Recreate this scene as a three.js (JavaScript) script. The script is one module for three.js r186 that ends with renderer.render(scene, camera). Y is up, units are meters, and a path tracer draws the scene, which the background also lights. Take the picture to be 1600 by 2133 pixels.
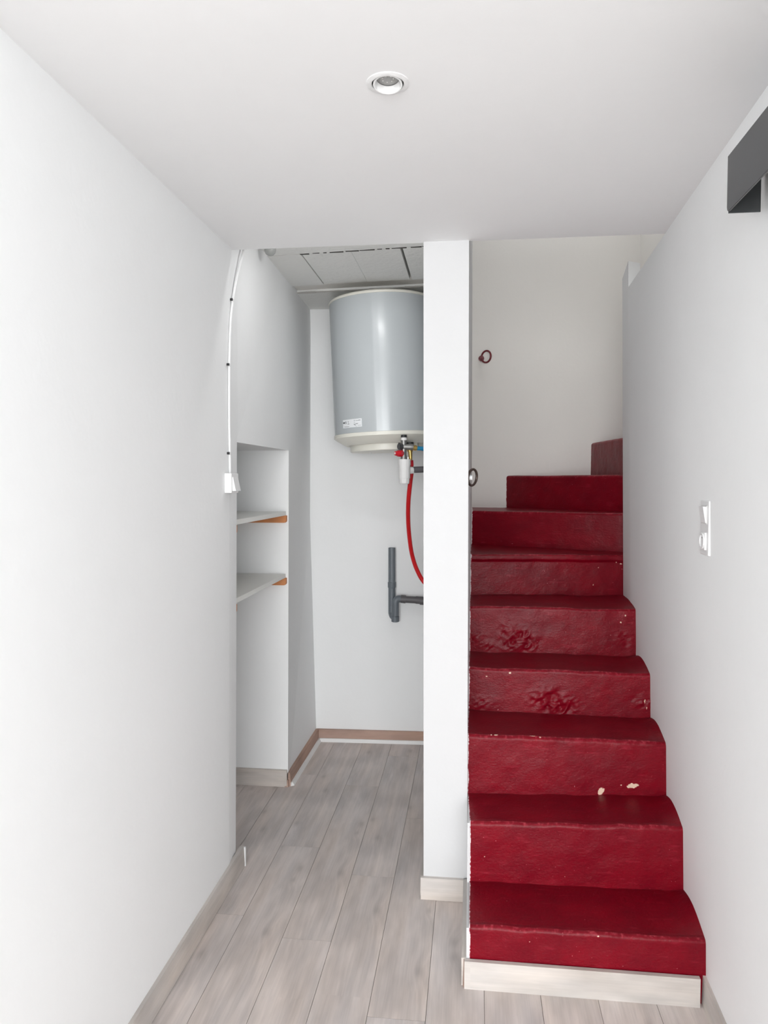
import * as THREE from 'three';
import { mergeGeometries, mergeVertices, toCreasedNormals } from 'three/addons/utils/BufferGeometryUtils.js';
import { RoundedBoxGeometry } from 'three/addons/geometries/RoundedBoxGeometry.js';
import { RectAreaLightUniformsLib } from 'three/addons/lights/RectAreaLightUniformsLib.js';

// ---------------------------------------------------------------- camera, daylight, exposure
const scene = new THREE.Scene();
const camera = new THREE.PerspectiveCamera(69.06, 1600 / 2133, 0.05, 60);
camera.rotation.order = 'YXZ';
camera.position.set(0, 1.4, 0);
camera.rotation.set(-0.04288, 0.11868, 0);
const renderer = new THREE.WebGLRenderer({ antialias: true });
renderer.toneMapping = THREE.LinearToneMapping;
renderer.toneMappingExposure = 1.03;
renderer.shadowMap.enabled = true;
RectAreaLightUniformsLib.init();
scene.background = new THREE.Color().setRGB(0.93, 0.97, 1.0).multiplyScalar(2.1);          // overcast daylight outside the window behind the camera
// unseen room behind the camera; side windows and stairwell skylight added for brightness
const LIGHT = { rear: 11, left: 0.1, right: 0.1, skylight: 1.9, alcove: 50 };  // left, right, skylight and alcove drive the added fill sources
const ROOM = { x0: -2.3, x1: 2.2, z0: -0.95, z1: 5.0, h: 2.45 };
const DAY = new THREE.Color().setRGB(0.965, 0.985, 1.0);
function daylight(power, w, h, pos, turn) { const l = new THREE.RectAreaLight(DAY, power, w, h); l.position.set(...pos); l.rotation.set(...turn); scene.add(l); return l; }
daylight(LIGHT.rear, 3.8, 2.0, [-0.05, 1.35, ROOM.z1 - 0.02], [0, 0, 0]);                       // rear window, shines towards -z
daylight(LIGHT.left, 2.4, 1.9, [ROOM.x0 + 0.02, 1.35, 0.65], [0, -Math.PI / 2, 0]);            // window added in the left wall of the room, as fill
daylight(LIGHT.right, 2.4, 1.9, [ROOM.x1 - 0.02, 1.35, 0.65], [0, Math.PI / 2, 0]);             // opposite window, likewise added as fill
daylight(LIGHT.skylight, 0.6, 0.8, [0.4, 3.39, -3.6], [-Math.PI / 2, 0, 0]);                       // unseen skylight added to brighten the stairs, shines down

// ---------------------------------------------------------------- helpers
let seed = 7;
const rnd = () => { seed = (seed * 1664525 + 1013904223) >>> 0; return seed / 4294967296; };
const hash = (x, y, s) => { let h = (x * 374761393 + y * 668265263 + s * 974634281) | 0; h = Math.imul(h ^ (h >>> 13), 1274126177); return ((h ^ (h >>> 16)) >>> 0) / 4294967296; };
const sm = (t) => t * t * (3 - 2 * t);
function vnoise(x, y, s = 0, px = 0, py = 0) {                          // px, py: period for tiling
  const xi = Math.floor(x), yi = Math.floor(y), fx = sm(x - xi), fy = sm(y - yi);
  const w = (v, p) => p ? ((v % p) + p) % p : v;
  const a = hash(w(xi, px), w(yi, py), s), b = hash(w(xi + 1, px), w(yi, py), s), c = hash(w(xi, px), w(yi + 1, py), s), d = hash(w(xi + 1, px), w(yi + 1, py), s);
  return a + (b - a) * fx + (c - a) * fy + (a - b - c + d) * fx * fy;
}
function fbm(x, y, s = 0, oct = 4, px = 0, py = 0) {
  let v = 0, a = 0.5, n = 0;
  for (let i = 0; i < oct; i++) { v += a * vnoise(x, y, s + i, px, py); n += a; a *= 0.5; x *= 2; y *= 2; px *= 2; py *= 2; }
  return v / n;
}
function dataTex(w, h, fn, srgb, repeat = [1, 1]) {
  const d = new Uint8Array(w * h * 4);
  for (let j = 0; j < h; j++) for (let i = 0; i < w; i++) {
    const c = fn(i / w, j / h), o = (j * w + i) * 4;
    for (let k = 0; k < 3; k++) d[o + k] = Math.max(0, Math.min(255, Math.round((Array.isArray(c) ? c[k] : c) * 255)));
    d[o + 3] = 255;
  }
  const t = new THREE.DataTexture(d, w, h, THREE.RGBAFormat);
  t.magFilter = THREE.LinearFilter; t.minFilter = THREE.LinearFilter;
  t.wrapS = t.wrapT = THREE.RepeatWrapping; t.repeat.set(...repeat);
  if (srgb) t.colorSpace = THREE.SRGBColorSpace;
  t.needsUpdate = true;
  return t;
}
const used = {};
function numbered(name) { const n = used[name] = (used[name] ?? -1) + 1; return n ? name + '_' + String(n).padStart(3, '0') : name; }
function mesh(name, geo, mat, parent) {
  if (Array.isArray(geo)) geo = mergeGeometries(geo.map((g) => { g = g.index ? g.toNonIndexed() : g; for (const k of Object.keys(g.attributes)) if (!['position', 'normal', 'uv'].includes(k)) g.deleteAttribute(k); return g; }));
  const m = new THREE.Mesh(geo, mat);
  m.name = parent ? name : numbered(name); m.castShadow = m.receiveShadow = true;
  (parent ?? scene).add(m);
  return m;
}
const partCount = new Map();
function part(name, geo, mat, parent) {                                 // parts of one thing may share a name; three digits keep them apart
  const k = parent.uuid + name, n = partCount.get(k) ?? 0; partCount.set(k, n + 1);
  return mesh(n ? name + '_' + String(n).padStart(3, '0') : name, geo, mat, parent);
}
function tag(o, label, category, group) { o.userData = { label, category }; if (group) o.userData.group = group; return o; }
function thing(name, label, category, pos = [0, 0, 0], group) {
  const o = new THREE.Group(); o.name = numbered(name); o.position.set(...pos); scene.add(o);
  return tag(o, label, category, group);
}
function struct(name, geo, mat) { const m = mesh(name, geo, mat); m.userData = { kind: 'structure' }; return m; }
function structGroup(name) { const o = new THREE.Group(); o.name = name; o.userData = { kind: 'structure' }; scene.add(o); return o; }

function flatGeo(tris, uvScale = 1) {                                   // triangles of [x,y,z]; flat normals, box-projected uv in metres
  const p = [], uv = [];
  for (const t of tris) {
    const [a, b, c] = t.map((v) => new THREE.Vector3(...v));
    const n = b.clone().sub(a).cross(c.clone().sub(a)), ax = Math.abs(n.x), ay = Math.abs(n.y), az = Math.abs(n.z);
    for (const v of [a, b, c]) { p.push(v.x, v.y, v.z); uv.push(...(ax >= ay && ax >= az ? [v.z, v.y] : ay >= az ? [v.x, v.z] : [v.x, v.y]).map((q) => q * uvScale)); }
  }
  const g = new THREE.BufferGeometry();
  g.setAttribute('position', new THREE.Float32BufferAttribute(p, 3));
  g.setAttribute('uv', new THREE.Float32BufferAttribute(uv, 2));
  g.computeVertexNormals();
  return g;
}
function prism(bottom, top, y0, y1) {                                   // lists of [x, z] at two heights (same count); closed solid
  const n = bottom.length, area = bottom.reduce((s, p, i) => { const q = bottom[(i + 1) % n]; return s + p[0] * q[1] - q[0] * p[1]; }, 0);
  if (area > 0) { bottom = [...bottom].reverse(); top = [...top].reverse(); }
  const Y = (y, i) => Array.isArray(y) ? y[i] : y;
  const B = bottom.map((p, i) => [p[0], Y(y0, i), p[1]]), T = top.map((p, i) => [p[0], Y(y1, i), p[1]]), tris = [];
  for (let i = 0; i < n; i++) { const j = (i + 1) % n; tris.push([B[i], B[j], T[j]], [B[i], T[j], T[i]]); }
  const cap = THREE.ShapeUtils.triangulateShape(bottom.map((p) => new THREE.Vector2(...p)), []);
  for (const [a, b, c] of cap) { tris.push([T[a], T[b], T[c]], [B[a], B[c], B[b]]); }
  return flatGeo(tris);
}
const box = (x0, x1, y0, y1, z0, z1) => prism([[x0, z0], [x1, z0], [x1, z1], [x0, z1]], [[x0, z0], [x1, z0], [x1, z1], [x0, z1]], y0, y1);
const cyl = (r0, r1, h, seg = 32) => new THREE.CylinderGeometry(r1, r0, h, seg);   // r0 bottom, r1 top
function along(geo, a, b) {                                             // turns a y-axis geometry so that it runs from a to b, centred
  const A = new THREE.Vector3(...a), B = new THREE.Vector3(...b), d = B.clone().sub(A).normalize();
  geo.applyQuaternion(new THREE.Quaternion().setFromUnitVectors(new THREE.Vector3(0, 1, 0), d));
  const m = A.add(B).multiplyScalar(0.5); geo.translate(m.x, m.y, m.z);
  return geo;
}
const rod = (a, b, r0, r1 = r0, seg = 28) => along(cyl(r0, r1, new THREE.Vector3(...a).distanceTo(new THREE.Vector3(...b)), seg), a, b);
const tube = (pts, r, seg = 60, rad = 14) => new THREE.TubeGeometry(new THREE.CatmullRomCurve3(pts.map((p) => new THREE.Vector3(...p))), seg, r, rad);
const lathe = (prof, seg = 64) => new THREE.LatheGeometry(prof.map((p) => new THREE.Vector2(...p)), seg);
const latheSharp = (prof, seg = 64, deg = 30) => toCreasedNormals(lathe(prof, seg), deg * Math.PI / 180);
function rbox(w, h, d, r, x, y, z) { const g = new RoundedBoxGeometry(w, h, d, 3, r); g.translate(x, y, z); return g; }
const std = (o) => new THREE.MeshStandardMaterial(o), phys = (o) => new THREE.MeshPhysicalMaterial(o);
const rgb = (r, g, b) => new THREE.Color().setRGB(r, g, b);

// ---------------------------------------------------------------- materials
const stipple = dataTex(512, 512, (u, v) => 0.55 * fbm(u * 64, v * 64, 3, 3, 64, 64) + 0.45 * fbm(u * 8, v * 8, 9, 4, 8, 8), false, [1.2, 1.2]);
const broad = dataTex(512, 512, (u, v) => { const k = 0.965 + 0.07 * (fbm(u * 3, v * 3, 21, 5, 3, 3) - 0.25); return [k, k, k]; }, false, [0.45, 0.45]);
const paint = (o) => std({ color: rgb(0.925, 0.93, 0.93), roughness: 0.82, map: broad, bumpMap: stipple, bumpScale: 0.0006, ...o });
const M = {
  wall: paint({}),
  wallWarm: paint({ color: rgb(0.87, 0.845, 0.805) }),
  postDimmed: paint({ color: rgb(0.67, 0.67, 0.675) }),  // greyed below the wall white to offset the head-on light on the partition
  ceil: paint({ color: rgb(0.92, 0.92, 0.925), bumpScale: 0.0004 }),
  block: paint({ color: rgb(0.88, 0.88, 0.855), bumpScale: 0.003 }),
  darkGap: std({ color: rgb(0.05, 0.045, 0.04), roughness: 1 }),
  filler: paint({ color: rgb(0.84, 0.82, 0.78), bumpScale: 0.004 }),
  white: std({ color: rgb(0.86, 0.86, 0.86), roughness: 0.35 }),
  whiteSoft: std({ color: rgb(0.82, 0.81, 0.80), roughness: 0.5 }),
  cream: std({ color: rgb(0.83, 0.81, 0.73), roughness: 0.38 }),
  heater: phys({ color: rgb(0.50, 0.53, 0.545), roughness: 0.3, clearcoat: 0.5, clearcoatRoughness: 0.16 }),
  nickel: std({ color: rgb(0.30, 0.295, 0.285), roughness: 0.42, metalness: 0.9 }),
  chrome: std({ color: rgb(0.62, 0.62, 0.62), roughness: 0.25, metalness: 1 }),
  steel: std({ color: rgb(0.42, 0.42, 0.42), roughness: 0.4, metalness: 0.8 }),
  knob: std({ color: rgb(0.10, 0.10, 0.105), roughness: 0.4, metalness: 0.5 }),
  black: std({ color: rgb(0.02, 0.02, 0.022), roughness: 0.5 }),
  brass: std({ color: rgb(0.62, 0.42, 0.14), roughness: 0.3, metalness: 0.9 }),
  redPlastic: std({ color: rgb(0.62, 0.012, 0.025), roughness: 0.35 }),
  redHose: std({ color: rgb(0.62, 0.004, 0.008), roughness: 0.42 }),
  blueHose: std({ color: rgb(0.012, 0.22, 0.42), roughness: 0.42 }),
  pvc: std({ color: rgb(0.135, 0.155, 0.175), roughness: 0.42 }),
  pvcDark: std({ color: rgb(0.105, 0.10, 0.105), roughness: 0.5 }),
  darkMetal: std({ color: rgb(0.04, 0.043, 0.045), roughness: 0.27 }),
  iron: std({ color: rgb(0.075, 0.05, 0.042), roughness: 0.35, metalness: 0.6 }),
  ironRed: std({ color: rgb(0.16, 0.012, 0.02), roughness: 0.35 }),
};
function woodTex(base, s, contrast, knots, knotDark = 0.1) {
  const K = []; for (let i = 0; i < knots; i++) K.push([hash(i, s, 5), hash(i, s, 6), 0.6 + hash(i, s, 7)]);
  return dataTex(256, 1024, (u, v) => {
    let warp = 0.16 * fbm(u * 3, v * 5, s + 2, 3, 3, 5), near = 0;
    for (const [ku, kv, kr] of K) { const d2 = ((u - ku) / 0.16) ** 2 + ((v - kv) / 0.05) ** 2; const e = Math.exp(-d2 / kr); warp += 0.12 * e; near += Math.exp(-d2 * 9 / kr); }
    const fine = fbm(u * 64, v * 12, s + 11, 3, 64, 12) - 0.5, grain = fbm((u + warp) * 18, v * 3, s, 3) - 0.5, cloud = fbm(u * 4, v * 7, s + 31, 4, 4, 7) - 0.5;
    const ring = Math.sin((u + warp) * 60) * 0.5;
    const k = 1 + contrast * (0.10 * fine + 0.13 * grain + 0.40 * cloud + 0.008 * ring) - knotDark * Math.min(1, near);
    const warm = 0.03 * (fbm(u * 3, v * 4, s + 51, 3, 3, 4) - 0.5);
    return [base[0] * k + warm, base[1] * k, base[2] * k - warm];
  }, true);
}
const floorBase = [0.80, 0.76, 0.74];
const plankMats = [0, 1, 2, 3].map((i) => std({ map: woodTex(floorBase.map((c) => c * [1, 0.985, 1.015, 0.995][i]), 100 + i * 7, 0.62, 3), roughness: 0.5 }));
const boardMat = std({ map: woodTex([0.775, 0.745, 0.72], 300, 0.55, 0), roughness: 0.5 });
const rawWood = std({ map: woodTex([0.70, 0.585, 0.53], 340, 0.6, 1), roughness: 0.75 });
const cleatWood = std({ map: woodTex([0.80, 0.52, 0.32], 360, 0.5, 0), roughness: 0.6 });
const shelfMat = std({ color: rgb(0.84, 0.835, 0.80), roughness: 0.45 });

// ---------------------------------------------------------------- setting: floor with planks
const H = 2.17, EDGE = -2.45;                                           // lowered ceiling and where it stops
const floor = structGroup('floor');
part('subfloor', box(-1.7, 0.75, -0.1, -0.009, -4.0, ROOM.z0), std({ color: rgb(0.26, 0.225, 0.2), roughness: 1 }), floor);
{
  const W = 0.1525, L = 1.15, g = 0.0006, joint = [-2.268, -2.73, -2.168, -2.552, -1.867, -2.42, -1.72, -1.85, -1.45, -1.62, -1.9];   // end joints column by column
  for (let c = -4; c < 11; c++) {
    const x0 = -0.725 + (c - 1) * W, x1 = x0 + W;
    if (x1 < -1.4) continue;
    const j0 = c < 0 ? -2.0 - hash(c + 9, 1, 2) : joint[c];
    for (let k = -2; k < 6; k++) {
      let z0 = j0 - L * (2 - k), z1 = z0 + L;                           // z0 far end, z1 near end
      let xa = x0, xb = Math.min(x1, 0.66);
      z0 = Math.max(z0, x0 > -0.2 ? -2.45 : -3.9); z1 = Math.min(z1, ROOM.z0);
      if (z1 - z0 < 0.02 || xb - xa < 0.02) continue;
      const b = box(xa + g, xb - g, -0.009, 0, z0 + g, z1 - g), P = b.attributes.position, U = b.attributes.uv, off = hash(c + 20, k + 5, 3), side = hash(c + 20, k + 5, 4) * 0.3;
      for (let i = 0; i < P.count; i++) U.setXY(i, (P.getX(i) - xa) / W * 0.85 + side, (P.getZ(i) - z0) / 1.25 + off);
      part('plank', b, plankMats[Math.floor(hash(c + 20, k + 5, 8) * 4)], floor);
    }
  }
}

// ---------------------------------------------------------------- setting: walls
const lx = (y) => -0.828 + 0.011 * y;                                   // the left wall leans in a little
struct('wall_left', prism([[-0.828, ROOM.z0], [-0.828, -2.425], [-0.838, -2.53], [-1.6, -2.53], [-1.6, ROOM.z0 - 0.15]], [[lx(2.34), ROOM.z0], [lx(2.34), -2.425], [lx(2.34) - 0.008, -2.53], [-1.6, -2.53], [-1.6, ROOM.z0 - 0.15]], -0.05, 2.34), M.wall);
struct('wall_alcove', [
  prism([[-0.834, -3.277], [-0.829, -4.05], [-1.6, -4.05], [-1.6, -3.277]], [[-0.822, -3.277], [-0.868, -4.05], [-1.6, -4.05], [-1.6, -3.277]], -0.05, 1.533),
  prism([[-0.824, -2.53], [-0.822, -3.277], [-0.868, -4.05], [-1.6, -4.05], [-1.6, -2.53]], [[lx(2.34) - 0.008, -2.53], [-0.836, -3.277], [-0.862, -4.05], [-1.6, -4.05], [-1.6, -2.53]], 1.533, 2.34),
], M.wall);
struct('wall_niche', box(-1.45, -1.28, -0.05, 1.6, -3.35, -2.45), M.wall);
struct('wall_back', prism([[-1.0, -3.885], [-0.1, -3.915], [-0.1, -4.05], [-1.0, -4.05]], [[-1.0, -3.885], [-0.1, -3.915], [-0.1, -4.05], [-1.0, -4.05]], -0.05, 2.45), M.wall);
struct('wall_center', prism([[-0.157, -2.44], [-0.012, -2.44], [-0.004, -4.4], [-0.157, -4.4]], [[-0.165, -2.44], [-0.018, -2.44], [-0.008, -4.4], [-0.165, -4.4]], -0.05, 3.4), M.postDimmed);
const rx = (z, y) => 0.58 + 0.031 * (-z - 2.02) + 0.022 * (2.17 - y);   // the right wall opens and leans a little
const rEnd = -3.11;
struct('wall_right', prism([[rx(ROOM.z0, 0) + 0.006, ROOM.z0], [rx(-2.0, 0), -2.0], [rx(rEnd, 0), rEnd], [0.76, rEnd], [0.76, ROOM.z0]], [[rx(ROOM.z0, H) + 0.006, ROOM.z0], [rx(-2.0, H), -2.0], [rx(rEnd, H), rEnd], [0.76, rEnd], [0.76, ROOM.z0]], -0.05, H), M.wall);
struct('wall_stair', box(-0.15, 1.8, -0.05, 3.5, -4.4, -4.25), M.wallWarm);
struct('wall_stairwell_end', box(1.7, 1.8, -0.05, 3.5, -4.4, -2.3), M.wallWarm);
struct('wall_stairwell_right', box(0.9, 1.0, 2.36, 3.5, -4.25, -2.33), M.wallWarm);
struct('wall_stairwell_front', box(0.76, 1.8, -0.05, 3.5, -2.33, -2.23), M.wallWarm);
struct('wall_upper', box(-0.17, 1.8, 2.295, 3.5, -2.45, -2.33), M.wallWarm);
struct('ceiling_stairwell', [box(-0.17, 0.1, 3.4, 3.5, -4.4, -2.3), box(0.7, 1.8, 3.4, 3.5, -4.4, -2.3), box(0.1, 0.7, 3.4, 3.5, -4.4, -4.0), box(0.1, 0.7, 3.4, 3.5, -3.2, -2.3)], M.wallWarm);
{
  const w = structGroup('window_4');  // added roof window, out of view, to throw light down the stairwell
  part('window_frame', [box(0.1, 0.14, 3.44, 3.49, -4.0, -3.2), box(0.66, 0.7, 3.44, 3.49, -4.0, -3.2), box(0.14, 0.66, 3.44, 3.49, -4.0, -3.96), box(0.14, 0.66, 3.44, 3.49, -3.24, -3.2)], M.white, w);
  part('pane', box(0.14, 0.66, 3.462, 3.468, -3.96, -3.24), phys({ color: 0xffffff, transmission: 1, roughness: 0, thickness: 0 }), w);
}
struct('trim_1', prism([[rx(rEnd, 0.89), rEnd], [0.661, -3.36], [0.715, -3.36], [rx(rEnd, 0.89) + 0.055, rEnd]], [[rx(rEnd, 2.2), rEnd], [0.638, -3.36], [0.69, -3.36], [rx(rEnd, 2.2) + 0.046, rEnd]], 0.86, [2.265, 2.27, 2.27, 2.275]), M.wall);
{   // the room behind the camera
  const { x0, x1, z0, z1, h } = ROOM;
  function wallWithWindow(name, n, horizontal, at, out, a0, a1, b0, b1) {  // wall at x or z = at, running a0..a1, window b0..b1
    const t = out * 0.15, B = (p, q, y0, y1, f = 0, g = t) => { const k = [at + Math.min(f, g), at + Math.max(f, g)]; return horizontal ? box(p, q, y0, y1, ...k) : box(...k, y0, y1, p, q); };
    const [w0, w1] = [0.35, 2.35];
    struct(name, [B(a0, b0, -0.05, h), B(b1, a1, -0.05, h), B(b0, b1, -0.05, w0), B(b0, b1, w1, h)], M.wall);
    const w = structGroup('window_' + n), f = 0.06, m = (b0 + b1) / 2, F = [out * 0.05, out * 0.1], G = [out * 0.072, out * 0.078];
    part('window_frame', [B(b0, b0 + f, w0, w1, ...F), B(b1 - f, b1, w0, w1, ...F), B(b0 + f, b1 - f, w0, w0 + f, ...F), B(b0 + f, b1 - f, w1 - f, w1, ...F), B(m - 0.035, m + 0.035, w0 + f, w1 - f, ...F)], M.white, w);
    const glass = phys({ color: 0xffffff, transmission: 1, roughness: 0, thickness: 0 });
    part('pane', B(b0 + f, m - 0.035, w0 + f, w1 - f, ...G), glass, w);
    part('pane', B(m + 0.035, b1 - f, w0 + f, w1 - f, ...G), glass, w);
  }
  wallWithWindow('wall_rear', 1, true, z1, 1, x0 - 0.15, x1 + 0.15, -1.95, 1.85);
  wallWithWindow('wall_room_left', 2, false, x0, -1, z0 - 0.15, z1, -0.6, 1.9);  // window added here to send side light into the corridor
  wallWithWindow('wall_room_right', 3, false, x1, 1, z0 - 0.15, z1, -0.6, 1.9);  // added window again, for side light from the other direction
  struct('wall_front_left', box(x0, -0.82, -0.05, h, z0 - 0.15, z0), M.wall);
  struct('wall_front_right', box(0.76, x1, -0.05, h, z0 - 0.15, z0), M.wall);
  struct('floor_room', box(x0, x1, -0.1, 0, z0, z1), boardMat);
  struct('ceiling_room', [box(x0, x1, h, h + 0.1, z0, z1), box(-1.0, 0.9, 2.295, h, z0 - 0.1, z0)], M.ceil);
}
// ceiling of the corridor, with the hole of the spotlight
const SPOT = [-0.168, -1.47];
{
  const s = new THREE.Shape([[-1.0, ROOM.z0], [0.9, ROOM.z0], [0.9, EDGE], [-1.0, EDGE]].map(([x, z]) => new THREE.Vector2(x, -z)));
  const h = new THREE.Path(); h.absarc(SPOT[0], -SPOT[1], 0.033, 0, Math.PI * 2, true); s.holes.push(h);
  const g = new THREE.ExtrudeGeometry(s, { depth: 0.125, bevelEnabled: false, curveSegments: 40 });
  g.rotateX(-Math.PI / 2); g.translate(0, H, 0);
  struct('ceiling', g, M.ceil);
}
// higher raw ceiling of the alcove: a row of blocks, a mortar strip, a beam by the back wall
{
  const c = structGroup('ceiling_alcove'), Y = 2.3;
  part('slab', box(-1.0, -0.1, Y + 0.05, Y + 0.12, -4.0, EDGE + 0.02), M.darkGap, c);
  const skew = (x) => -0.085 * (x + 0.8);                               // joints run a little askew
  const quad = (x0, x1, za, zb, y0, jitter = 0) => prism([[x0, za + -skew(x0)], [x1, za - skew(x1)], [x1, zb - skew(x1)], [x0, zb - skew(x0)]], [[x0, za - skew(x0)], [x1, za - skew(x1)], [x1, zb - skew(x1)], [x0, zb - skew(x0)]], y0, Y + 0.06);
  part('panel', box(-1.0, -0.1, Y, Y + 0.06, -2.9, EDGE + 0.02), M.block, c);
  part('panel', quad(-1.0, -0.1, -2.85, -2.956, Y + 0.0005), M.block, c);
  const xs = [-1.0, -0.6855, -0.482, -0.281, -0.1], gap = [0, 0.002, 0.0005, 0.0055, 0];
  for (let i = 0; i < 4; i++) part('block', quad(xs[i] + gap[i], xs[i + 1] - gap[i + 1], -2.963, -3.425, Y + [0, 0.0025, 0.002, 0.0005][i]), M.block, c);
  for (let x = -0.69, k = 0; x < -0.17; k++) {                          // broken dark joint between the rows
    const l = 0.012 + 0.05 * hash(k, 1, 61), wd = 0.004 + 0.011 * hash(k, 2, 61), z = -2.96 - skew(x) + 0.003 * (hash(k, 3, 61) - 0.5);
    part('mortar_joint', rbox(l, 0.008, wd, 0.0015, x + l / 2, Y + 0.0036, z), M.darkGap, c);
    x += l + 0.002 + 0.014 * hash(k, 4, 61);
  }
  part('mortar_strip', quad(-1.0, -0.1, -3.425, -3.545, Y + 0.012), M.filler, c);
  part('beam', quad(-1.0, -0.1, -3.545, -4.05, Y - 0.002), M.block, c);
  const lip = []; for (let i = 0; i < 30; i++) { const x = -0.86 + i * 0.024, h = 0.004 + 0.004 * hash(i, 2, 3), z = -3.543 - skew(x); lip.push(rbox(0.027, h, 0.007 + 0.005 * hash(i, 4, 3), 0.0018, x, Y - 0.001, z)); }
  part('mortar_edge', lip, M.filler, c);
}

// ---------------------------------------------------------------- setting: skirting boards
function board(geo, long = 'z') {                                       // wood uv: grain along the board
  const P = geo.attributes.position, U = geo.attributes.uv;
  for (let i = 0; i < P.count; i++) U.setXY(i, P.getY(i) / 0.2 + (long === 'z' ? P.getX(i) : P.getZ(i)) * 3, (long === 'z' ? P.getZ(i) : P.getX(i)) / 1.1);
  return geo;
}
struct('baseboard_left', board(prism([[-0.828, ROOM.z0], [-0.814, ROOM.z0], [-0.814, -2.565], [-0.83, -2.565]], [[-0.828, ROOM.z0], [-0.8165, ROOM.z0], [-0.8165, -2.56], [-0.83, -2.56]], 0.0025, 0.078)), boardMat);
struct('trim_2', [box(-0.83, -0.812, 0.0, 0.07, -2.572, -2.564)], M.white);
struct('baseboard_niche', board(box(-1.28, -0.836, 0, 0.076, -3.277, -3.263), 'x'), boardMat);
struct('trim_3', board(prism([[-0.846, -3.262], [-0.83, -3.262], [-0.826, -3.277], [-0.83, -3.29]], [[-0.84, -3.272], [-0.831, -3.268], [-0.828, -3.277], [-0.83, -3.285]], 0, 0.03)), rawWood);
struct('baseboard_alcove', board(prism([[-0.836, -3.277], [-0.82, -3.277], [-0.814, -3.885], [-0.833, -3.885]], [[-0.836, -3.277], [-0.824, -3.277], [-0.818, -3.885], [-0.833, -3.885]], 0, 0.062)), rawWood);
struct('baseboard_back', board(prism([[-0.815, -3.871], [-0.157, -3.897], [-0.157, -3.92], [-0.83, -3.89]], [[-0.815, -3.874], [-0.157, -3.9], [-0.157, -3.92], [-0.83, -3.89]], 0, 0.062), 'x'), rawWood);
const trimB = struct('trim_4', prism([[-0.82, -3.275], [-0.806, -3.285], [-0.799, -3.87], [-0.814, -3.87]], [[-0.82, -3.275], [-0.814, -3.285], [-0.807, -3.87], [-0.814, -3.87]], 0, 0.017), M.whiteSoft);
struct('trim_5', [prism([[-0.81, -3.857], [-0.157, -3.883], [-0.157, -3.898], [-0.81, -3.872]], [[-0.81, -3.864], [-0.157, -3.89], [-0.157, -3.898], [-0.81, -3.872]], 0, 0.017)], M.whiteSoft);
struct('baseboard_center', [board(box(-0.166, -0.0245, 0, 0.074, -2.44, -2.427), 'x'), board(prism([[-0.157, -2.44], [-0.157, -3.86], [-0.17, -3.86], [-0.17, -2.455]], [[-0.157, -2.44], [-0.157, -3.86], [-0.168, -3.86], [-0.168, -2.445]], 0, 0.07))], boardMat);
struct('baseboard_stair', [board(box(-0.0165, 0.6065, 0, 0.078, -2.0165, -2.003), 'x'), board(box(-0.0245, -0.0115, 0, 0.078, -2.427, -2.018))], boardMat);
struct('trim_6', board(prism([[-0.0205, -2.0165], [-0.0165, -2.0035], [-0.0165, -2.0165], [-0.0185, -2.0175]], [[-0.0185, -2.0165], [-0.0165, -2.0035], [-0.0165, -2.0165], [-0.0175, -2.0175]], 0, 0.076)), rawWood);
struct('baseboard_right', board(prism([[rx(-2.02, 0), -2.02], [rx(-2.02, 0) - 0.0135, -2.02], [rx(ROOM.z0, 0) - 0.008, ROOM.z0], [rx(ROOM.z0, 0) + 0.02, ROOM.z0]], [[rx(-2.02, 0.08), -2.02], [rx(-2.02, 0) - 0.011, -2.02], [rx(ROOM.z0, 0) - 0.0055, ROOM.z0], [rx(ROOM.z0, 0.08) + 0.02, ROOM.z0]], 0, 0.078)), boardMat);

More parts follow.
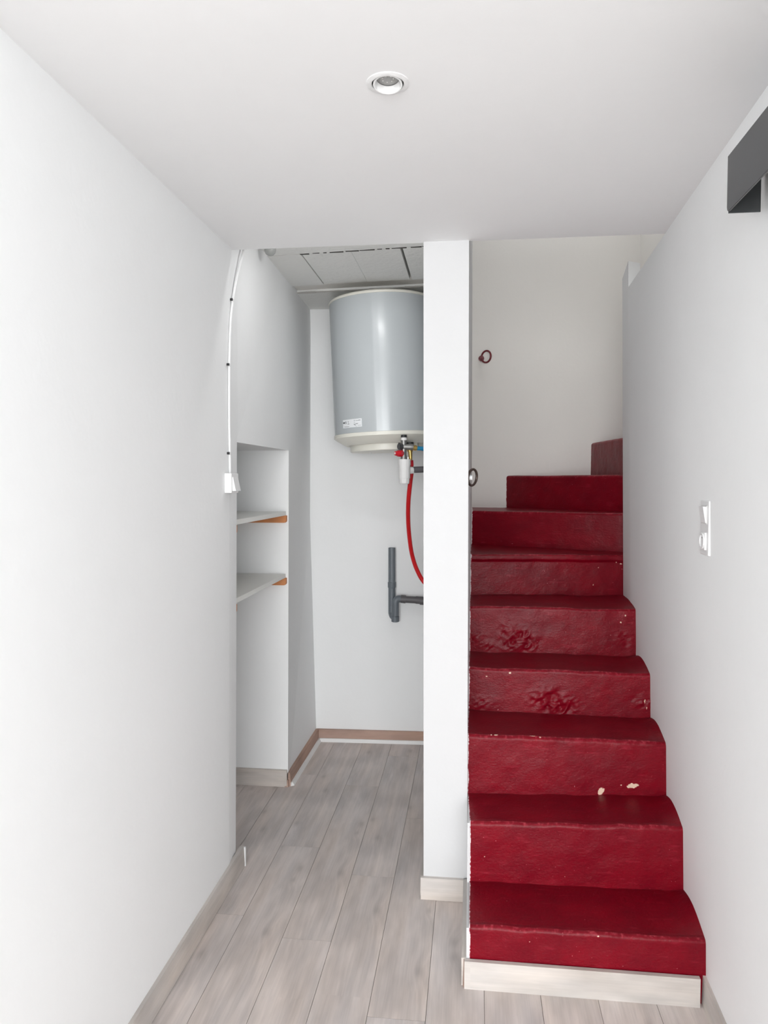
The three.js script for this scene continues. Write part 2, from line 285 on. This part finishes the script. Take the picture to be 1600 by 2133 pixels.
// ---------------------------------------------------------------- red staircase
const stairs = thing('staircase', 'narrow plaster staircase painted glossy dark red, rising and turning right beside the white partition', 'staircase', [0.3, 0, -2.02]);
{
  const OX = 0.3, OZ = -2.02, XF = (z) => -0.0125 + 0.0041 * (-z - 2.44);   // face of the partition
  const yL = [0, 0.168, 0.355, 0.553, 0.708, 0.893, 1.073, 1.244, 1.424, 1.606], yR = [0, 0.175, 0.366, 0.544, 0.707, 0.891, 1.07, 1.25, 1.425, 1.606];
  const w = (z, y) => rx(z, y) + 0.003;
  const line = [                                                        // risers: left and right end [x, z]
    [[-0.004, -2.02], [w(-2.02, 0.1), -2.02]], [[-0.004, -2.253], [w(-2.26, 0.27), -2.26]], [[XF(-2.464), -2.464], [w(-2.481, 0.45), -2.481]], [[XF(-2.737), -2.737], [w(-2.728, 0.63), -2.728]],
    [[XF(-3.001), -3.001], [w(-3.0, 0.8), -3.0]], [[XF(-3.306), -3.306], [0.70, -3.374]], [[-0.006, -3.801], [0.71, -3.5]], [[0.187, -4.249], [0.72, -3.6]], [[0.65, -4.249], [0.74, -3.58]]];
  const backPath = (i) => {                                             // back edge of tread i, from left to right
    if (i === 6) return [[-0.006, -4.249], [0.187, -4.249], [0.72, -3.6]];
    if (i === 7) return [[0.19, -4.249], [0.65, -4.249], [0.74, -3.58]];
    if (i === 8) return [[0.66, -4.249], [1.69, -4.249], [1.69, -3.58]];
    return line[i + 1];
  };
  const at = (path, u) => { const s = path.map((p, k) => k ? Math.hypot(p[0] - path[k - 1][0], p[1] - path[k - 1][1]) : 0), tot = s.reduce((a, b) => a + b); let d = u * tot; for (let k = 1; k < path.length; k++) { if (d <= s[k] || k === path.length - 1) { const t = Math.min(1, d / s[k]); return [path[k - 1][0] + (path[k][0] - path[k - 1][0]) * t, path[k - 1][1] + (path[k][1] - path[k - 1][1]) * t]; } d -= s[k]; } };
  const lumps = { 3: [[0.42, 0.45, 0.07, 1], [0.5, 0.25, 0.09, 1.1], [0.06, 0.22, 0.07, 0.6], [0.96, 0.45, 0.05, 0.7]], 4: [[0.24, 0.6, 0.05, 0.6], [0.31, 0.3, 0.085, 1.25], [0.04, 0.35, 0.05, 0.8], [0.12, 0.2, 0.04, 0.6], [0.93, 0.45, 0.05, 0.6]] };
  // chips of bare plaster: riser number -> [u, v, half width, half height]
  const chips = { 0: [[0.46, 0.03, 0.006, 0.03], [0.875, 0.06, 0.004, 0.02], [0.55, 0.93, 0.006, 0.012], [0.26, 0.8, 0.004, 0.012]],
    1: [[0.07, 0.45, 0.003, 0.008], [0.45, 0.2, 0.003, 0.008], [0.27, 0.36, 0.003, 0.006]],
    2: [[0.675, 0.13, 0.019, 0.085], [0.83, 0.24, 0.036, 0.05], [0.775, 0.25, 0.006, 0.015], [0.145, 0.985, 0.013, 0.025], [0.12, 0.985, 0.005, 0.015], [0.33, 0.985, 0.02, 0.012], [0.37, 0.97, 0.008, 0.01]],
    3: [[0.23, 0.9, 0.008, 0.02], [0.1, 0.82, 0.006, 0.015], [0.965, 0.42, 0.005, 0.06], [0.975, 0.3, 0.004, 0.04]],
    4: [[0.905, 0.72, 0.006, 0.03], [0.93, 0.85, 0.005, 0.02], [0.52, 0.03, 0.05, 0.02]],
    5: [[0.93, 0.77, 0.008, 0.02], [0.9, 0.8, 0.004, 0.015], [0.76, 0.3, 0.004, 0.02], [0.79, 0.68, 0.003, 0.012]] };
  const redTex = (i, tread) => dataTex(512, 160, (u, v) => {
    const a = u * 4.2, b = v * (tread ? 1.6 : 1.1), cloud = fbm(a * 2, b * 3, 40 + i, 4), fine = fbm(a * 26, b * 26, 70 + i, 3);
    let k = 0.88 + 0.22 * cloud + 0.06 * (fine - 0.5), c = [0.46 * k, 0.002 * k, 0.085 * k];
    const rub = tread ? Math.max(0, 1 - v / 0.06) : Math.max(0, (v - 0.91) / 0.09);
    const wear = rub * Math.max(0, fbm(a * 22, b * 26 + 3, 90 + i, 4) - 0.5) * 3.2;
    const scuff = Math.max(0, fbm(a * 3 + 9, b * 18, 110 + i, 4) - 0.68) * 1.4;
    const foot = tread ? 0 : Math.max(0, 1 - v / 0.09) ** 2 * Math.max(0, fbm(a * 12 + 5, b * 5, 130 + i, 4) - 0.42) * 3;
    let m = Math.min(0.6, wear + scuff + foot);
    c = c.map((q, n) => q + ([0.72, 0.36, 0.36][n] - q) * m);
    // ragged line where the wall paint meets the red
    const rag = 0.006 * fbm(v * 30, i, 140, 3) + (tread ? 0 : 0.003 * vnoise(v * 9, i, 141));
    if (u < rag - 0.001 || u > 1.0005 - rag * 0.8) c = [0.86, 0.82, 0.82];
    const speck = vnoise(u * 170, v * 60, 150 + i + (tread ? 50 : 0)); if (speck > 0.975 && hash(Math.floor(u * 30), Math.floor(v * 8), i + (tread ? 7 : 0)) > 0.82) c = [0.8, 0.62, 0.6];
    if (!tread) for (const [cu, cv, hw, hh] of chips[i] ?? []) { const r = 0.75 + 0.7 * (fbm(u * 90, v * 30, 170 + i, 3) - 0.5) * 1.6; if (Math.hypot((u - cu) / hw, (v - cv) / hh) < r) c = [0.87, 0.77, 0.68]; }
    return c;
  }, true);
  const treadTexA = redTex(0, true), treadTexB = redTex(3, true), bump = dataTex(256, 256, (u, v) => fbm(u * 24, v * 24, 200, 4, 24, 24), false, [5, 2]);
  const NU = 96, NV = 34;
  for (let i = 0; i < 9; i++) {
    const step = new THREE.Group(); step.name = i ? 'step_' + String(i).padStart(3, '0') : 'step'; stairs.add(step);
    const [A, B] = line[i], dx = B[0] - A[0], dz = B[1] - A[1], len = Math.hypot(dx, dz), nx = -dz / len, nz = dx / len, back = backPath(i);   // (nx, nz) points out of the riser
    const r = i === 5 ? 0.009 : 0.011 + 0.006 * hash(i, 3, 9), arc = 6, TV = 22;
    const pos = [], uvs = [], rows = NV + arc + TV;
    for (let q = 0; q <= rows; q++) for (let p = 0; p <= NU; p++) {
      const u = p / NU, y0 = yL[i] + (yR[i] - yL[i]) * u - 0.015, y1 = yL[i + 1] + (yR[i + 1] - yL[i + 1]) * u + 0.005 * (fbm(u * 7, i, 230, 3) - 0.5) * (i > 5 ? 0.5 : 1.6);
      const wob = 0.008 * (fbm(u * 5, i * 3, 240, 3) - 0.5), fx = A[0] + dx * u, fz = A[1] + dz * u;
      let out = 0, y, t = 0, vv, bx, bz;
      if (q <= NV) { t = q / NV; y = y0 + (y1 - r - y0) * t; vv = t * (1 - 0.08); } else if (q <= NV + arc) { const an = (q - NV) / arc * Math.PI / 2; y = y1 - r + r * Math.sin(an); out = -r * (1 - Math.cos(an)); vv = 0.92 + 0.08 * (q - NV) / arc; }
      if (q <= NV + arc) {
        const edge = Math.min(1, u * 18, (1 - u) * 18), s = Math.min(1, t * 6) * (q <= NV ? 1 : 0.6);
        out += wob * (q <= NV ? t : 1) + 0.0035 * (fbm(u * 14, y * 22, 250 + i, 4) - 0.5) * edge;
        for (const [lu, lv, lr, am] of lumps[i] ?? []) { const e = Math.exp(-(((u - lu) / lr) ** 2 + ((t - lv) * 0.3 / (lr * 0.8)) ** 2)); const rid = 1 - 2 * Math.abs(fbm(u * 24 + 0.9 * vnoise(u * 11, y * 20, 5), y * 42, 270 + i, 4) - 0.5); out += e * am * 0.024 * (rid - 0.7) * s; }
        if (i === 5) out += 0.010 * Math.min(1, Math.max(0, (y - (y1 - 0.028)) / 0.003));   // proud nosing
        pos.push(fx + nx * out - OX, y, fz + nz * out - OZ); uvs.push(u, vv);
      } else {
        const tt = (q - NV - arc) / TV, f = [fx - nx * (r - wob), fz - nz * (r - wob)], b = at(back, u);
        bx = b[0] - (i < 6 ? nx * 0.02 : 0); bz = b[1] - (i < 6 ? nz * 0.02 : 0);
        const X = f[0] + (bx - f[0]) * tt, Z = f[1] + (bz - f[1]) * tt;
        let yy = y1 + 0.004 * (fbm(X * 8, Z * 8, 280 + i, 3) - 0.5) * Math.min(1, tt * 5);
        if (i < 5 && u > 0.9) yy += 0.022 * ((u - 0.9) / 0.1) ** 2 * Math.sin(Math.PI * Math.min(1, tt * 1.02));
        pos.push(X - OX, yy, Z - OZ); uvs.push(u, tt);
      }
    }
    const idx = (lo, hi) => { const o = []; for (let q = lo; q < hi; q++) for (let p = 0; p < NU; p++) { const a = q * (NU + 1) + p, b = a + 1, c = a + NU + 1, d = c + 1; o.push(a, b, d, a, d, c); } return o; };
    const full = new THREE.BufferGeometry();
    full.setAttribute('position', new THREE.Float32BufferAttribute(pos, 3)); full.setAttribute('uv', new THREE.Float32BufferAttribute(uvs, 2));
    full.setIndex(idx(0, rows)); full.computeVertexNormals();
    const cut = (lo, hi) => { const g = full.clone(); g.setIndex(idx(lo, hi)); const n = g.toNonIndexed(); return mergeVertices(n); };
    const gloss = { roughness: 0.4, specularIntensity: 0.42, bumpMap: bump, bumpScale: 0.0006 };
    mesh('riser', cut(0, NV + arc), phys({ map: redTex(i, false), ...gloss }), step);
    mesh('tread', cut(NV + arc, rows), phys({ map: i % 2 ? treadTexB : treadTexA, ...gloss }), step);
  }
  // white plaster cheek that closes the two lowest steps on the open side
  const ch = [[-2.02, 0], [-2.02, 0.163], [-2.253, 0.163], [-2.253, 0.35], [-2.44, 0.35], [-2.44, 0]].map(([z, y]) => new THREE.Vector2(-z, y));
  const cg = new THREE.ExtrudeGeometry(new THREE.Shape(ch), { depth: 0.007, bevelEnabled: false }); cg.rotateY(Math.PI / 2); cg.translate(-0.0112 - OX, 0, -OZ);
  const cheek = part('side_face', cg, M.postDimmed, stairs); cheek.userData.label = 'white plaster side of the lowest steps';
}

// ---------------------------------------------------------------- water heater
{
  const C = [-0.4345, 1.93, -3.62], R = 0.25, yb = 1.622 - C[1], yt = 2.248 - C[1];
  const t = thing('water_heater', 'white cylindrical electric water heater hanging askew on the alcove wall', 'water heater', C);
  t.rotation.z = 0.04;
  part('body', latheSharp([[R, yb], [R, yt]].flatMap(([r, y], k) => k ? [[r, y]] : [[r - 0.004, y], [r, y + 0.001]]), 160), M.heater, t);
  part('top_cap', latheSharp([[R - 0.004, yt - 0.002], [R + 0.003, yt], [R + 0.003, yt + 0.008], [R - 0.004, yt + 0.014], [0.1, yt + 0.024], [0, yt + 0.026]], 160), M.cream, t);
  part('bottom_ring', latheSharp([[R - 0.01, yb + 0.002], [R + 0.002, yb], [R + 0.003, yb - 0.016], [R - 0.002, yb - 0.02], [0.200, yb - 0.05], [0.194, yb - 0.052], [0.187, yb - 0.045], [0.175, yb - 0.03], [0, yb - 0.028]], 160), M.cream, t);
  // round cover under the ring with a notch where the pipes leave
  const s = new THREE.Shape(), rc = 0.17, a0 = -1.16, a1 = 0.25;       // angle measured from +x towards -z in shape space
  s.absarc(0, 0, rc, a1, a0 + Math.PI * 2, false); s.lineTo(0.055, -0.11); s.lineTo(0.06, 0.02); s.closePath();
  const cg = new THREE.ExtrudeGeometry(s, { depth: 0.036, bevelEnabled: true, bevelSize: 0.006, bevelThickness: 0.006, bevelSegments: 3, curveSegments: 60 });
  cg.rotateX(-Math.PI / 2); cg.translate(0, yb - 0.077, 0);
  part('bottom_cover', cg, M.cream, t);
  part('terminal_box', [rbox(0.085, 0.035, 0.09, 0.006, 0.115, yb - 0.05, 0.03)], M.cream, t);
  part('indicator_light', (() => { const g = new THREE.SphereGeometry(0.0065, 16, 12); g.translate(-0.085, yb - 0.083, -0.05); return g; })(), M.white, t);
  // rating sticker bent round the body
  const cv = document.createElement('canvas'); cv.width = 512; cv.height = 256;
  const k = cv.getContext('2d'); k.fillStyle = '#eff1f3'; k.fillRect(0, 0, 512, 256); k.fillStyle = '#1d2024';
  k.beginPath(); k.arc(38, 92, 30, 0, 7); k.fill(); k.fillStyle = '#cfd2d6'; k.fillRect(28, 84, 22, 6); k.fillRect(26, 98, 14, 5); k.fillStyle = '#2b2e33';
  for (const [x, y, w, h] of [[78, 52, 34, 7], [78, 52, 7, 46], [92, 66, 8, 60], [108, 52, 7, 78], [80, 124, 30, 6], [148, 58, 40, 6], [164, 58, 8, 48], [152, 132, 46, 14], [40, 214, 160, 6], [60, 226, 120, 4],
    [318, 40, 40, 6], [330, 56, 8, 14], [366, 52, 66, 8], [432, 44, 50, 14], [322, 104, 26, 6], [318, 152, 12, 22], [336, 162, 10, 40], [350, 148, 8, 34], [366, 146, 56, 10], [374, 162, 34, 5], [352, 196, 20, 8], [410, 208, 80, 5], [366, 226, 18, 5]]) k.fillRect(x, y, w, h);
  const tx = new THREE.CanvasTexture(cv); tx.colorSpace = THREE.SRGBColorSpace;
  const st = new THREE.CylinderGeometry(R + 0.0008, R + 0.0008, 0.038, 24, 1, true, -0.80, 0.47); st.translate(0, yb + 0.045, 0);
  part('rating_sticker', st, std({ map: tx, roughness: 0.5 }), t);
  part('wall_bracket', box(-0.15, 0.15, 0.12, 0.17, -0.275, -0.2), M.steel, t); part('wall_bracket', box(-0.15, 0.15, -0.22, -0.17, -0.275, -0.2), M.steel, t);
}
// safety valve with its red cap and white tundish
{
  const X = -0.314, Z = -3.40, t = thing('safety_valve', 'chrome safety valve with a red cap and white cup below the water heater', 'valve', [X, 1.59, Z]);
  const v = (px, py, dz = 0) => [(px - 840.6) * 0.0022, (912 - py) * 0.0022 + 0.004, dz];      // measured sizes, 2.2 mm a unit
  part('insulating_ring', rod(v(840.6, 912), v(840.6, 906.5), 0.0138), M.black, t);
  part('union_nut', rod(v(840.6, 918), v(840.6, 911.5), 0.0135), M.whiteSoft, t);
  part('valve_body', [
    rod(v(840.6, 927), v(840.6, 918), 0.0125), rod(v(840.6, 921), v(840.6, 917.6), 0.0155, 0.0155, 6),
    rod(v(834, 931, 0.004), v(857, 931.5, -0.004), 0.0138), rod(v(854, 931.5, -0.004), v(859.5, 932, -0.007), 0.0158, 0.0158, 6),
    rod(v(840.6, 950), v(840.6, 928), 0.012), rod(v(840.6, 957), v(840.6, 949), 0.0155, 0.0135),
    rod(v(838, 944.5, 0.005), v(834, 945, 0.016), 0.012)], M.nickel, t);
  part('check_knob', [rod(v(836, 930.8, 0.006), v(831.6, 931, 0.016), 0.015), rod(v(831.7, 931, 0.0158), v(831.2, 931, 0.0165), 0.0105)], M.knob, t);
  const cap = part('red_cap', [rod(v(836.5, 945, 0.006), v(829, 945.2, 0.02), 0.0155, 0.0142), rod(v(829, 945.2, 0.02), v(823.6, 945, 0.03), 0.0132, 0.009)], M.redPlastic, t);
  cap.userData.label = 'red plastic cap';
  part('cap_screw', rod(v(823.8, 945, 0.0298), v(823.2, 945, 0.031), 0.0052), M.whiteSoft, t);
  part('drip_cup', [
    (() => { const g = latheSharp([[0.0001, -0.216], [0.019, -0.216], [0.0228, -0.212], [0.0255, -0.17], [0.0272, -0.130], [0.0285, -0.130], [0.0285, -0.103], [0.0262, -0.103], [0.0262, -0.19], [0, -0.195]], 48); g.translate(0.003, 0.008, 0); return g; })(),
    rod([0.024, -0.145, -0.012], [0.046, -0.145, -0.028], 0.017, 0.0145)], M.whiteSoft, t);
  part('cup_strut', [box(0.0195, 0.0225, -0.135, -0.085, 0.0155, 0.0185)], M.steel, t);
}
// hoses and pipes
{
  const t = thing('red_hose', 'red hot water hose hanging from brass fitting under the heater', 'hose');
  const r = [[-0.289, 1.487, -3.47], [-0.285, 1.44, -3.475], [-0.29, 1.40, -3.48], [-0.303, 1.30, -3.52], [-0.309, 1.2, -3.58], [-0.306, 1.1, -3.64], [-0.296, 1.02, -3.68], [-0.276, 0.953, -3.70], [-0.245, 0.895, -3.71], [-0.205, 0.855, -3.715], [-0.16, 0.826, -3.72]];
  part('hose', tube(r, 0.0105, 90, 16), M.redHose, t);
  part('ferrule', rod([-0.2885, 1.492, -3.47], [-0.2865, 1.465, -3.472], 0.0125), M.redPlastic, t);
  part('brass_fitting', [rod([-0.2925, 1.555, -3.47], [-0.2915, 1.533, -3.47], 0.0155, 0.0155, 6), rod([-0.291, 1.533, -3.47], [-0.2885, 1.49, -3.47], 0.0105, 0.008)], M.brass, t);
  part('insulating_ring', rod([-0.294, 1.575, -3.47], [-0.2925, 1.555, -3.47], 0.019), M.black, t);
}
{
  const t = thing('blue_hose', 'blue cold water hose leaving the chrome valve towards the partition', 'hose');
  part('hose', tube([[-0.256, 1.546, -3.418], [-0.225, 1.543, -3.43], [-0.19, 1.53, -3.45], [-0.16, 1.51, -3.47]], 0.0098, 30, 16), M.blueHose, t);
  part('brass_fitting', [rod([-0.278, 1.549, -3.412], [-0.255, 1.546, -3.418], 0.0118, 0.0105), rod([-0.268, 1.5475, -3.415], [-0.260, 1.5465, -3.417], 0.0132, 0.0132, 6)], M.brass, t);
}
{
  const t = thing('drain_pipe', 'short horizontal grey pipe leaving the white cup under the heater', 'pipe');
  part('pipe', rod([-0.272, 1.447, -3.42], [-0.16, 1.452, -3.462], 0.0145), M.pvcDark, t);
}
{
  const t = thing('drain_trap', 'grey plastic standpipe and drain trap on the alcove back wall', 'drain pipe', [-0.42, 0.66, -3.872]);
  const R = 0.0185;
  part('standpipe', [latheSharp([[0.0155, 0.385], [R, 0.385], [R, 0.175], [0.0155, 0.175], [0.0155, 0.385]], 36)], M.pvc, t);
  part('socket', latheSharp([[R, 0.205], [R + 0.003, 0.203], [R + 0.003, 0.178], [R, 0.172]], 36), M.pvc, t);
  part('trap_bend', [rod([0, 0.176, 0], [0, 0.052, 0], R), tube([[0, 0.056, 0], [0.0008, 0.040, 0.002], [0.0075, 0.026, 0.012], [0.018, 0.022, 0.024], [0.021, 0.034, 0.027]], R, 30, 24),
    rod([0.021, 0.03, 0.027], [0.021, 0.09, 0.027], R), tube([[0.021, 0.085, 0.027], [0.0225, 0.105, 0.0265], [0.034, 0.118, 0.024], [0.052, 0.119, 0.02]], R, 30, 24)], M.pvc, t);
  part('clean_out_cap', [rod([0.021, 0.001, 0.027], [0.021, 0.027, 0.027], R + 0.002), rod([0.021, -0.001, 0.027], [0.021, 0.004, 0.027], R - 0.002)], M.pvc, t);
  part('outlet_pipe', [rod([0.05, 0.119, 0.02], [0.075, 0.117, 0.02], R + 0.0025), rod([0.07, 0.117, 0.02], [0.152, 0.114, 0.02], R - 0.0005), rod([0.128, 0.115, 0.02], [0.16, 0.113, 0.02], R + 0.001), rod([0.15, 0.112, 0.02], [0.26, 0.107, 0.02], R + 0.003)], M.pvcDark, t);
}

// ---------------------------------------------------------------- shelves in the niche
{
  const t = thing('shelf', 'upper white shelf of the wall niche', 'shelf', [-1.055, 1.25, -2.905]);
  part('shelf_board', rbox(0.44, 0.018, 0.738, 0.0015, 0, 0, 0), shelfMat, t);
  const cl = (z, x1, dz) => { const s = new THREE.Shape(), h = 0.032, x0 = -0.21, rr = 0.012; s.moveTo(x0, 0); s.lineTo(x1, 0); s.lineTo(x1, -h + rr); s.quadraticCurveTo(x1, -h, x1 - rr, -h); s.lineTo(x0, -h); s.closePath(); const g = new THREE.ExtrudeGeometry(s, { depth: 0.02, bevelEnabled: false }); g.translate(0, -0.0095, z); return g; };
  const a = part('cleat', cl(-0.3715, 0.225), cleatWood, t), b = part('cleat', cl(0.3495, 0.226), cleatWood, t);
  a.userData.label = b.userData.label = 'bare orange-brown wooden batten';
  const t2 = t.clone(); t2.name = numbered('shelf'); t2.position.set(-1.058, 0.968, -2.905); scene.add(t2);
  t2.userData = { label: 'lower white shelf of the wall niche', category: 'shelf' };
}

// ---------------------------------------------------------------- switches
{
  const t = thing('switch_socket_plate', 'white double plate with rocker switch above socket on the right wall', 'light switch', [rx(-2.005, 1.277) + 0.0065, 1.277, -2.005]);
  t.rotation.y = -Math.PI / 2 - 0.031; t.rotation.order = 'YXZ';        // local +z faces the corridor
  t.rotation.x = 0.0;
  part('plate', [rbox(0.082, 0.142, 0.011, 0.004, 0, 0, 0.0055)], M.white, t);
  const rk = new THREE.BufferGeometry();
  part('rocker', flatGeo((() => { const w = 0.021, y0 = 0.013, y1 = 0.055, a = 0.014, b = 0.0205, z0 = 0.008, P = [[-w, y0, z0], [w, y0, z0], [w, y1, z0], [-w, y1, z0], [-w, y0, a], [w, y0, a], [w, y1, b], [-w, y1, b]], f = [[4, 5, 6, 7], [0, 3, 2, 1], [0, 1, 5, 4], [3, 7, 6, 2], [0, 4, 7, 3], [1, 2, 6, 5]]; return f.flatMap(([p, q, r, s]) => [[P[p], P[q], P[r]], [P[p], P[r], P[s]]]); })()), M.white, t);
  part('switch_surround', [box(-0.024, 0.024, 0.056, 0.0585, 0.0105, 0.0125), box(-0.024, 0.024, 0.0095, 0.012, 0.0105, 0.0125), box(-0.024, -0.0215, 0.0095, 0.0585, 0.0105, 0.0125), box(0.0215, 0.024, 0.0095, 0.0585, 0.0105, 0.0125)], M.whiteSoft, t);
  const so = latheSharp([[0, 0.012], [0.0165, 0.012], [0.0165, 0.0182], [0.0205, 0.0182], [0.0208, 0.017], [0.0208, 0.012]], 48); so.rotateX(Math.PI / 2); so.translate(0, -0.034, 0);
  part('socket_ring', so, M.white, t);
  part('socket_insert', rbox(0.045, 0.045, 0.006, 0.0015, 0, -0.034, 0.0125), M.white, t);
  part('earth_pin', rod([0, -0.026, 0.012], [0, -0.026, 0.0165], 0.0022), M.steel, t);
}
{
  const t = thing('wall_switch', 'small white surface switch box at the end of the white cable', 'light switch', [lx(1.39), 1.39, -2.4095]);
  t.rotation.y = Math.PI / 2;                                    // local +z faces the corridor
  part('housing', rbox(0.074, 0.066, 0.0245, 0.003, 0, 0, 0.01225), M.white, t);
  part('rocker', flatGeo((() => { const w = 0.026, y0 = -0.026, y1 = 0.02, a = 0.036, b = 0.0265, z0 = 0.024, P = [[-w, y0, z0], [w, y0, z0], [w, y1, z0], [-w, y1, z0], [-w, y0, a], [w, y0, a], [w, y1, b], [-w, y1, b]], f = [[4, 5, 6, 7], [0, 3, 2, 1], [0, 1, 5, 4], [3, 7, 6, 2], [0, 4, 7, 3], [1, 2, 6, 5]]; return f.flatMap(([p, q, r, s]) => [[P[p], P[q], P[r]], [P[p], P[r], P[s]]]); })()), M.white, t);
}
{   // cable down to the small switch, held by nailed clips
  const cable = [[2.27, -2.60], [2.196, -2.557], [2.095, -2.49], [2.026, -2.453], [1.959, -2.427], [1.878, -2.413], [1.782, -2.407], [1.623, -2.406], [1.496, -2.412], [1.41, -2.416]].map(([y, z]) => [lx(y) + 0.0048, y, z]);
  const c = mesh('cable', tube(cable, 0.0044, 90, 12), M.white);
  tag(c, 'thin white cable running down the left wall corner to the small switch', 'cable');
  const t = thing('cable_clip', 'topmost nailed clip on the white cable', 'cable clip', [lx(2.0), 2.0, -2.442], 'clips along the white cable');
  part('clip', [rbox(0.009, 0.009, 0.012, 0.002, 0.005, 0, 0.004)], M.white, t);
  part('nail', [rod([0.001, 0.001, 0.013], [0.0085, 0.001, 0.013], 0.0042), rod([-0.006, 0.001, 0.013], [0.006, 0.001, 0.013], 0.0018)], M.black, t);
  for (const [p, label] of [[[lx(1.78), 1.78, -2.408], 'middle nailed clip on the white cable'], [[lx(1.488), 1.488, -2.4125], 'lowest nailed clip on the white cable, just above the small switch']]) {
    const k = t.clone(); k.name = numbered('cable_clip'); k.position.set(...p); k.userData = { label, category: 'cable clip', group: 'clips along the white cable' }; scene.add(k);
  }
}

// ---------------------------------------------------------------- rope rings by the stairs
{
  const ring = (R, r) => new THREE.TorusGeometry(R, r, 16, 56);
  const a = thing('rope_ring', 'dark red handrail ring on the stairwell back wall', 'ring', [0.044, 2.082, -4.25]);
  part('stem', [rod([0, 0, 0], [0, 0, 0.03], 0.009), rod([0, 0, 0], [0, 0, 0.006], 0.016)], M.ironRed, a);
  const g1 = ring(0.032, 0.0052); g1.rotateY(-0.68); g1.translate(0.0265, 0.003, 0.045);
  part('ring', g1, M.ironRed, a);
  const b = thing('rope_ring', 'brown iron handrail ring with white stem at the partition edge', 'ring', [-0.0168, 1.408, -2.50]);
  const s = part('stem', [rod([0, 0, 0.004], [0.016, 0, 0.006], 0.0085)], M.white, b); s.userData.label = 'white painted stem';
  const g2 = ring(0.027, 0.0043); g2.rotateY(1.02); g2.rotateZ(-0.12); g2.translate(0.0155, 0.001, -0.006);
  part('ring', g2, M.iron, b);
}

// ---------------------------------------------------------------- ceiling fittings
{
  const t = thing('ceiling_spotlight', 'small round white recessed spotlight in the corridor ceiling, switched off', 'ceiling light', [SPOT[0], H, SPOT[1]]);
  part('outer_ring', latheSharp([[0.0325, 0.006], [0.031, -0.001], [0.0322, -0.0028], [0.037, -0.003], [0.0415, -0.0012], [0.0425, 0.0002]], 64), M.white, t);
  const inner = latheSharp([[0.0275, -0.0042], [0.0255, -0.0038], [0.0225, 0.010], [0.0232, 0.0105], [0.0285, 0.008], [0.0285, -0.003], [0.0275, -0.0042]], 64); inner.rotateX(-0.13);
  part('tilting_ring', inner, M.white, t);
  const lens = lathe([[0, 0.0085], [0.01, 0.0088], [0.0185, 0.0105], [0.0226, 0.011]], 48); lens.rotateX(-0.13);
  part('lens', lens, std({ color: rgb(0.42, 0.42, 0.415), roughness: 0.35, bumpMap: dataTex(128, 128, (u, v) => 0.5 + 0.5 * Math.sin(u * 120) * Math.sin(v * 60), false), bumpScale: 0.001 }), t);
  const dots = []; for (let k = 0; k < 7; k++) { const an = k * 0.9, s = new THREE.SphereGeometry(0.0016, 8, 6); s.translate(0.011 * Math.cos(an), 0.0082, 0.011 * Math.sin(an)); dots.push(s); }
  part('lens_facet', dots, M.whiteSoft, t);
  part('housing', latheSharp([[0.0322, 0.001], [0.0322, 0.05], [0, 0.05]], 40), M.steel, t);
}
{
  const t = thing('alcove_lamp', 'small grey lamp under the alcove ceiling, half hidden by the ceiling edge', 'ceiling light', [-0.77, 2.3, -2.8]);
  part('lamp_base', lathe([[0.024, 0], [0.024, -0.008], [0.02, -0.012], [0, -0.012]], 32), M.whiteSoft, t);
  part('globe', (() => { const g = new THREE.SphereGeometry(0.022, 28, 20); g.translate(0, -0.026, 0); return g; })(), std({ color: rgb(0.38, 0.39, 0.38), roughness: 0.25 }), t);
}
{   // unseen batten added to fill the alcove, tucked behind the lowered ceiling edge
  const t = thing('added_batten_light', 'added batten light, unseen behind the edge of the lowered ceiling, brightening the alcove', 'ceiling light', [-0.37, 2.3, -2.495]);
  part('housing', rbox(0.36, 0.016, 0.036, 0.003, 0, -0.0085, 0), M.white, t);
  const d = rbox(0.33, 0.008, 0.026, 0.003, 0, 0, 0); d.rotateX(0.5); d.translate(0, -0.0185, -0.002);
  part('diffuser', d, std({ color: rgb(0.9, 0.9, 0.9), roughness: 0.5, emissive: rgb(1, 1, 1), emissiveIntensity: 1.0 }), t);
  const l = new THREE.RectAreaLight(new THREE.Color(1, 1, 1), LIGHT.alcove, 0.32, 0.03);
  l.position.set(0, -0.025, -0.006); l.rotation.set(-0.95, 0, 0); t.add(l);
}
{   // metal pelmet above the opening in the right wall: front panel, far end plate, top plate, open below
  const t = thing('metal_pelmet', 'dark grey metal cover box mounted high on the right wall', 'pelmet', [0.54, 1.99, -1.585]);
  const s = new THREE.Shape(); const h0 = -0.055, h1 = 0.055, L = 0.6, rr = 0.012;
  s.moveTo(0, h1); s.lineTo(L, h1); s.lineTo(L, h0); s.lineTo(rr, h0); s.quadraticCurveTo(0.001, h0, 0, h0 + rr); s.closePath();
  const g = new THREE.ExtrudeGeometry(s, { depth: 0.0025, bevelEnabled: true, bevelSize: 0.0006, bevelThickness: 0.0006, bevelSegments: 2 });
  g.rotateY(-Math.PI / 2); g.translate(-0.0345, 0, 0);
  part('front_panel', g, M.darkMetal, t);
  part('end_plate', box(-0.0345, 0.026, h0 - 0.0015, h1 - 0.003, -0.001, 0.002), M.darkMetal, t);
  part('top_plate', box(-0.0345, 0.028, h1 - 0.003, h1, 0, L), M.darkMetal, t);
}
scene.traverse((o) => { if (o.isMesh) o.castShadow = o.receiveShadow = true; });
renderer.render(scene, camera);
